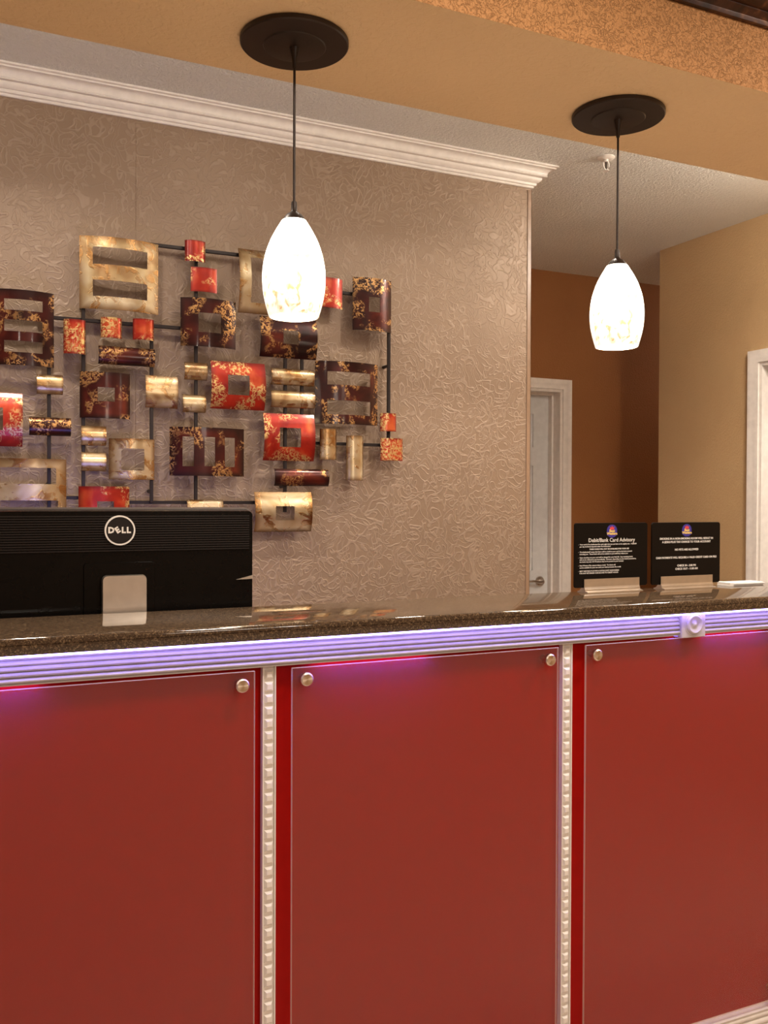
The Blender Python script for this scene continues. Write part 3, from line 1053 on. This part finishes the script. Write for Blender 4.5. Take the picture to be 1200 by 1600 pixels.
# ------------------------------------------------------------------ wall art
TILES = [
    ('D', 'v', 0.131, 0.310, 1.815, 2.048, [(0.164, 0.275, 1.984, 2.018), (0.164, 0.275, 1.919, 1.954), (0.164, 0.275, 1.855, 1.89)]),
    ('C', 'v', 0.387, 0.636, 2.010, 2.242, [(0.426, 0.598, 2.153, 2.208), (0.426, 0.598, 2.051, 2.103)]),
    ('R', 'v', 0.723, 0.792, 2.197, 2.267, []),
    ('R', 'v', 0.744, 0.834, 2.100, 2.182, []),
    ('D', 'v', 0.710, 0.899, 1.915, 2.077, [(0.766, 0.843, 1.963, 2.028)]),
    ('C', 'h', 0.907, 1.057, 2.044, 2.263, [(0.948, 1.015, 2.079, 2.234)]),
    ('R', 'v', 1.159, 1.294, 2.088, 2.195, []),
    ('D', 'v', 1.335, 1.489, 2.019, 2.210, [(1.392, 1.437, 2.087, 2.141)]),
    ('R', 'v', 0.338, 0.405, 1.862, 1.971, []),
    ('R', 'v', 0.452, 0.518, 1.921, 1.987, []),
    ('R', 'v', 0.553, 0.621, 1.922, 1.991, []),
    ('D', 'h', 0.444, 0.623, 1.837, 1.896, []),
    ('D', 'v', 0.388, 0.545, 1.662, 1.810, [(0.441, 0.494, 1.716, 1.761)]),
    ('C', 'h', 0.594, 0.700, 1.704, 1.810, []),
    ('C', 'h', 0.258, 0.336, 1.731, 1.792, []),
    ('D', 'h', 0.236, 0.360, 1.601, 1.658, []),
    ('R', 'h', 0.055, 0.217, 1.564, 1.729, [(0.111, 0.16, 1.613, 1.682)]),
    ('C', 'v', 0.116, 0.347, 1.309, 1.527, [(0.152, 0.315, 1.448, 1.499), (0.152, 0.321, 1.347, 1.397)]),
    ('C', 'h', 0.391, 0.468, 1.574, 1.636, []),
    ('C', 'h', 0.391, 0.468, 1.492, 1.552, []),
    ('C', 'v', 0.478, 0.624, 1.466, 1.599, [(0.515, 0.589, 1.496, 1.567)]),
    ('R', 'v', 0.384, 0.543, 1.286, 1.443, [(0.439, 0.492, 1.336, 1.395)]),
    ('C', 'h', 0.721, 0.798, 1.803, 1.861, []),
    ('C', 'h', 0.715, 0.793, 1.694, 1.753, []),
    ('R', 'h', 0.811, 1.002, 1.711, 1.873, [(0.868, 0.944, 1.759, 1.827)]),
    ('D', 'v', 0.674, 0.929, 1.481, 1.644, [(0.714, 0.751, 1.513, 1.612), (0.785, 0.821, 1.514, 1.612), (0.856, 0.893, 1.513, 1.612)]),
    ('C', 'h', 0.730, 0.853, 1.347, 1.401, []),
    ('D', 'h', 0.984, 1.193, 1.899, 2.040, [(1.066, 1.121, 1.947, 1.994)]),
    ('C', 'h', 1.023, 1.182, 1.804, 1.861, []),
    ('C', 'h', 1.023, 1.185, 1.725, 1.784, []),
    ('R', 'h', 0.997, 1.185, 1.539, 1.704, [(1.053, 1.131, 1.587, 1.654)]),
    ('D', 'v', 1.190, 1.435, 1.674, 1.898, [(1.231, 1.399, 1.814, 1.861), (1.231, 1.4, 1.708, 1.759)]),
    ('R', 'v', 1.444, 1.509, 1.655, 1.722, []),
    ('R', 'v', 1.448, 1.539, 1.548, 1.631, []),
    ('C', 'v', 1.207, 1.271, 1.546, 1.656, []),
    ('C', 'v', 1.309, 1.376, 1.473, 1.635, []),
    ('D', 'h', 1.036, 1.239, 1.451, 1.511, []),
    ('C', 'h', 0.966, 1.176, 1.290, 1.429, [(1.04, 1.109, 1.331, 1.38)]),
]
RODS = [
    ('h', 0.266, 0.755, 1.977),
    ('h', 0.605, 0.944, 2.245),
    ('h', 1.218, 1.394, 2.153),
    ('h', 1.170, 1.514, 1.606),
    ('h', 0.266, 0.442, 1.406),
    ('h', 0.502, 1.004, 1.392),
    ('v', 0.400, 1.319, 2.040),
    ('v', 0.296, 1.360, 1.848),
    ('v', 0.616, 1.390, 1.954),
    ('v', 0.764, 1.390, 2.225),
    ('v', 1.081, 1.359, 1.924),
    ('v', 1.143, 1.678, 1.929),
    ('v', 1.484, 1.596, 2.048),
]
art = thing('metal_wall_art', (0.82, YW, 1.3), 'abstract metal wall sculpture of curved burgundy, red and gold tiles on dark rods', 'wall art')
YA = YW - 0.055     # rim plane of the tiles


def tile(kind, bend, x0, x1, z0, z1, holes):
    xc, zc = (x0 + x1) / 2, (z0 + z1) / 2
    w_, h_ = x1 - x0, z1 - z0
    span = w_ if bend == 'v' else h_
    small = span < 0.075
    sag = min(0.030, span * 0.30) if small else min(0.028, span * 0.12)

    def cuts(a, b, marks, n):
        base = [a + (b - a) * i / n for i in range(n + 1)]
        eps = (b - a) / n * 0.3
        base = [t for t in base if t in (a, b) or all(abs(t - m_) > eps for m_ in marks)]
        return sorted(set([a, b] + base + list(marks)))
    xs = cuts(x0, x1, sorted({h[0] for h in holes} | {h[1] for h in holes}), 14 if bend == 'v' else 3)
    zs = cuts(z0, z1, sorted({h[2] for h in holes} | {h[3] for h in holes}), 14 if bend == 'h' else 3)

    def solid(i, j):
        if not (0 <= i < len(xs) - 1 and 0 <= j < len(zs) - 1):
            return False
        cx, cz = (xs[i] + xs[i + 1]) / 2, (zs[j] + zs[j + 1]) / 2
        return not any(h[0] < cx < h[1] and h[2] < cz < h[3] for h in holes)

    def depth(x, z):
        t = (2 * (x - xc) / w_) if bend == 'v' else (2 * (z - zc) / h_)
        t = max(-1, min(1, t))
        if small:
            return -sag * math.sqrt(max(0, 1 - t * t * 0.92))
        return -sag * (1 - t * t)
    TH = 0.0022
    nx, nz = len(xs), len(zs)
    vs_ = []
    for k in (0, 1):
        for x in xs:
            for z in zs:
                vs_.append((x - xc, depth(x, z) + k * TH, z - zc))
    V = lambda k, i, j: k * nx * nz + i * nz + j
    fs = []
    for i in range(nx - 1):
        for j in range(nz - 1):
            if not solid(i, j):
                continue
            fs.append((V(0, i, j), V(0, i + 1, j), V(0, i + 1, j + 1), V(0, i, j + 1)))
            fs.append((V(1, i, j), V(1, i, j + 1), V(1, i + 1, j + 1), V(1, i + 1, j)))
            for (di, dj, p, q) in ((-1, 0, (i, j), (i, j + 1)), (1, 0, (i + 1, j), (i + 1, j + 1)), (0, -1, (i, j), (i + 1, j)), (0, 1, (i, j + 1), (i + 1, j + 1))):
                if not solid(i + di, j + dj):
                    fs.append((V(0, *p), V(0, *q), V(1, *q), V(1, *p)))
    used = sorted({i for f_ in fs for i in f_})
    mp = {v: n for n, v in enumerate(used)}
    mb = MB()
    mb.add([vs_[i] for i in used], [tuple(mp[i] for i in f_) for f_ in fs])
    names = {'D': 'burgundy_tile', 'R': 'red_tile', 'C': 'gold_tile'}
    return mb.build(names[kind], M[kind], art, 35, loc=(xc - art.location.x, YA - art.location.y, zc - art.location.z))


for args in TILES:
    tile(*args)
for r in RODS:
    mb = MB()
    t = 0.0055
    if r[0] == 'h':
        mb.bbox(r[1], r[2], YW - 0.040, YW - 0.029, r[3] - t, r[3] + t, 0.001)
    else:
        mb.bbox(r[1] - t, r[1] + t, YW - 0.052, YW - 0.041, r[2], r[3], 0.001)
    part(mb, 'rod', M['rod'], art)
for (x, z) in ((0.400, 2.02), (0.764, 2.16), (1.484, 1.9), (1.081, 1.45), (0.616, 1.43), (0.296, 1.45)):
    mb = MB().lathe([(0.0, 0.0), (0.006, 0.0), (0.006, 0.046), (0.0, 0.046)], 10, (x, YW - 0.046, z), 'y')
    part(mb, 'wall_peg', M['rod'], art, 40)
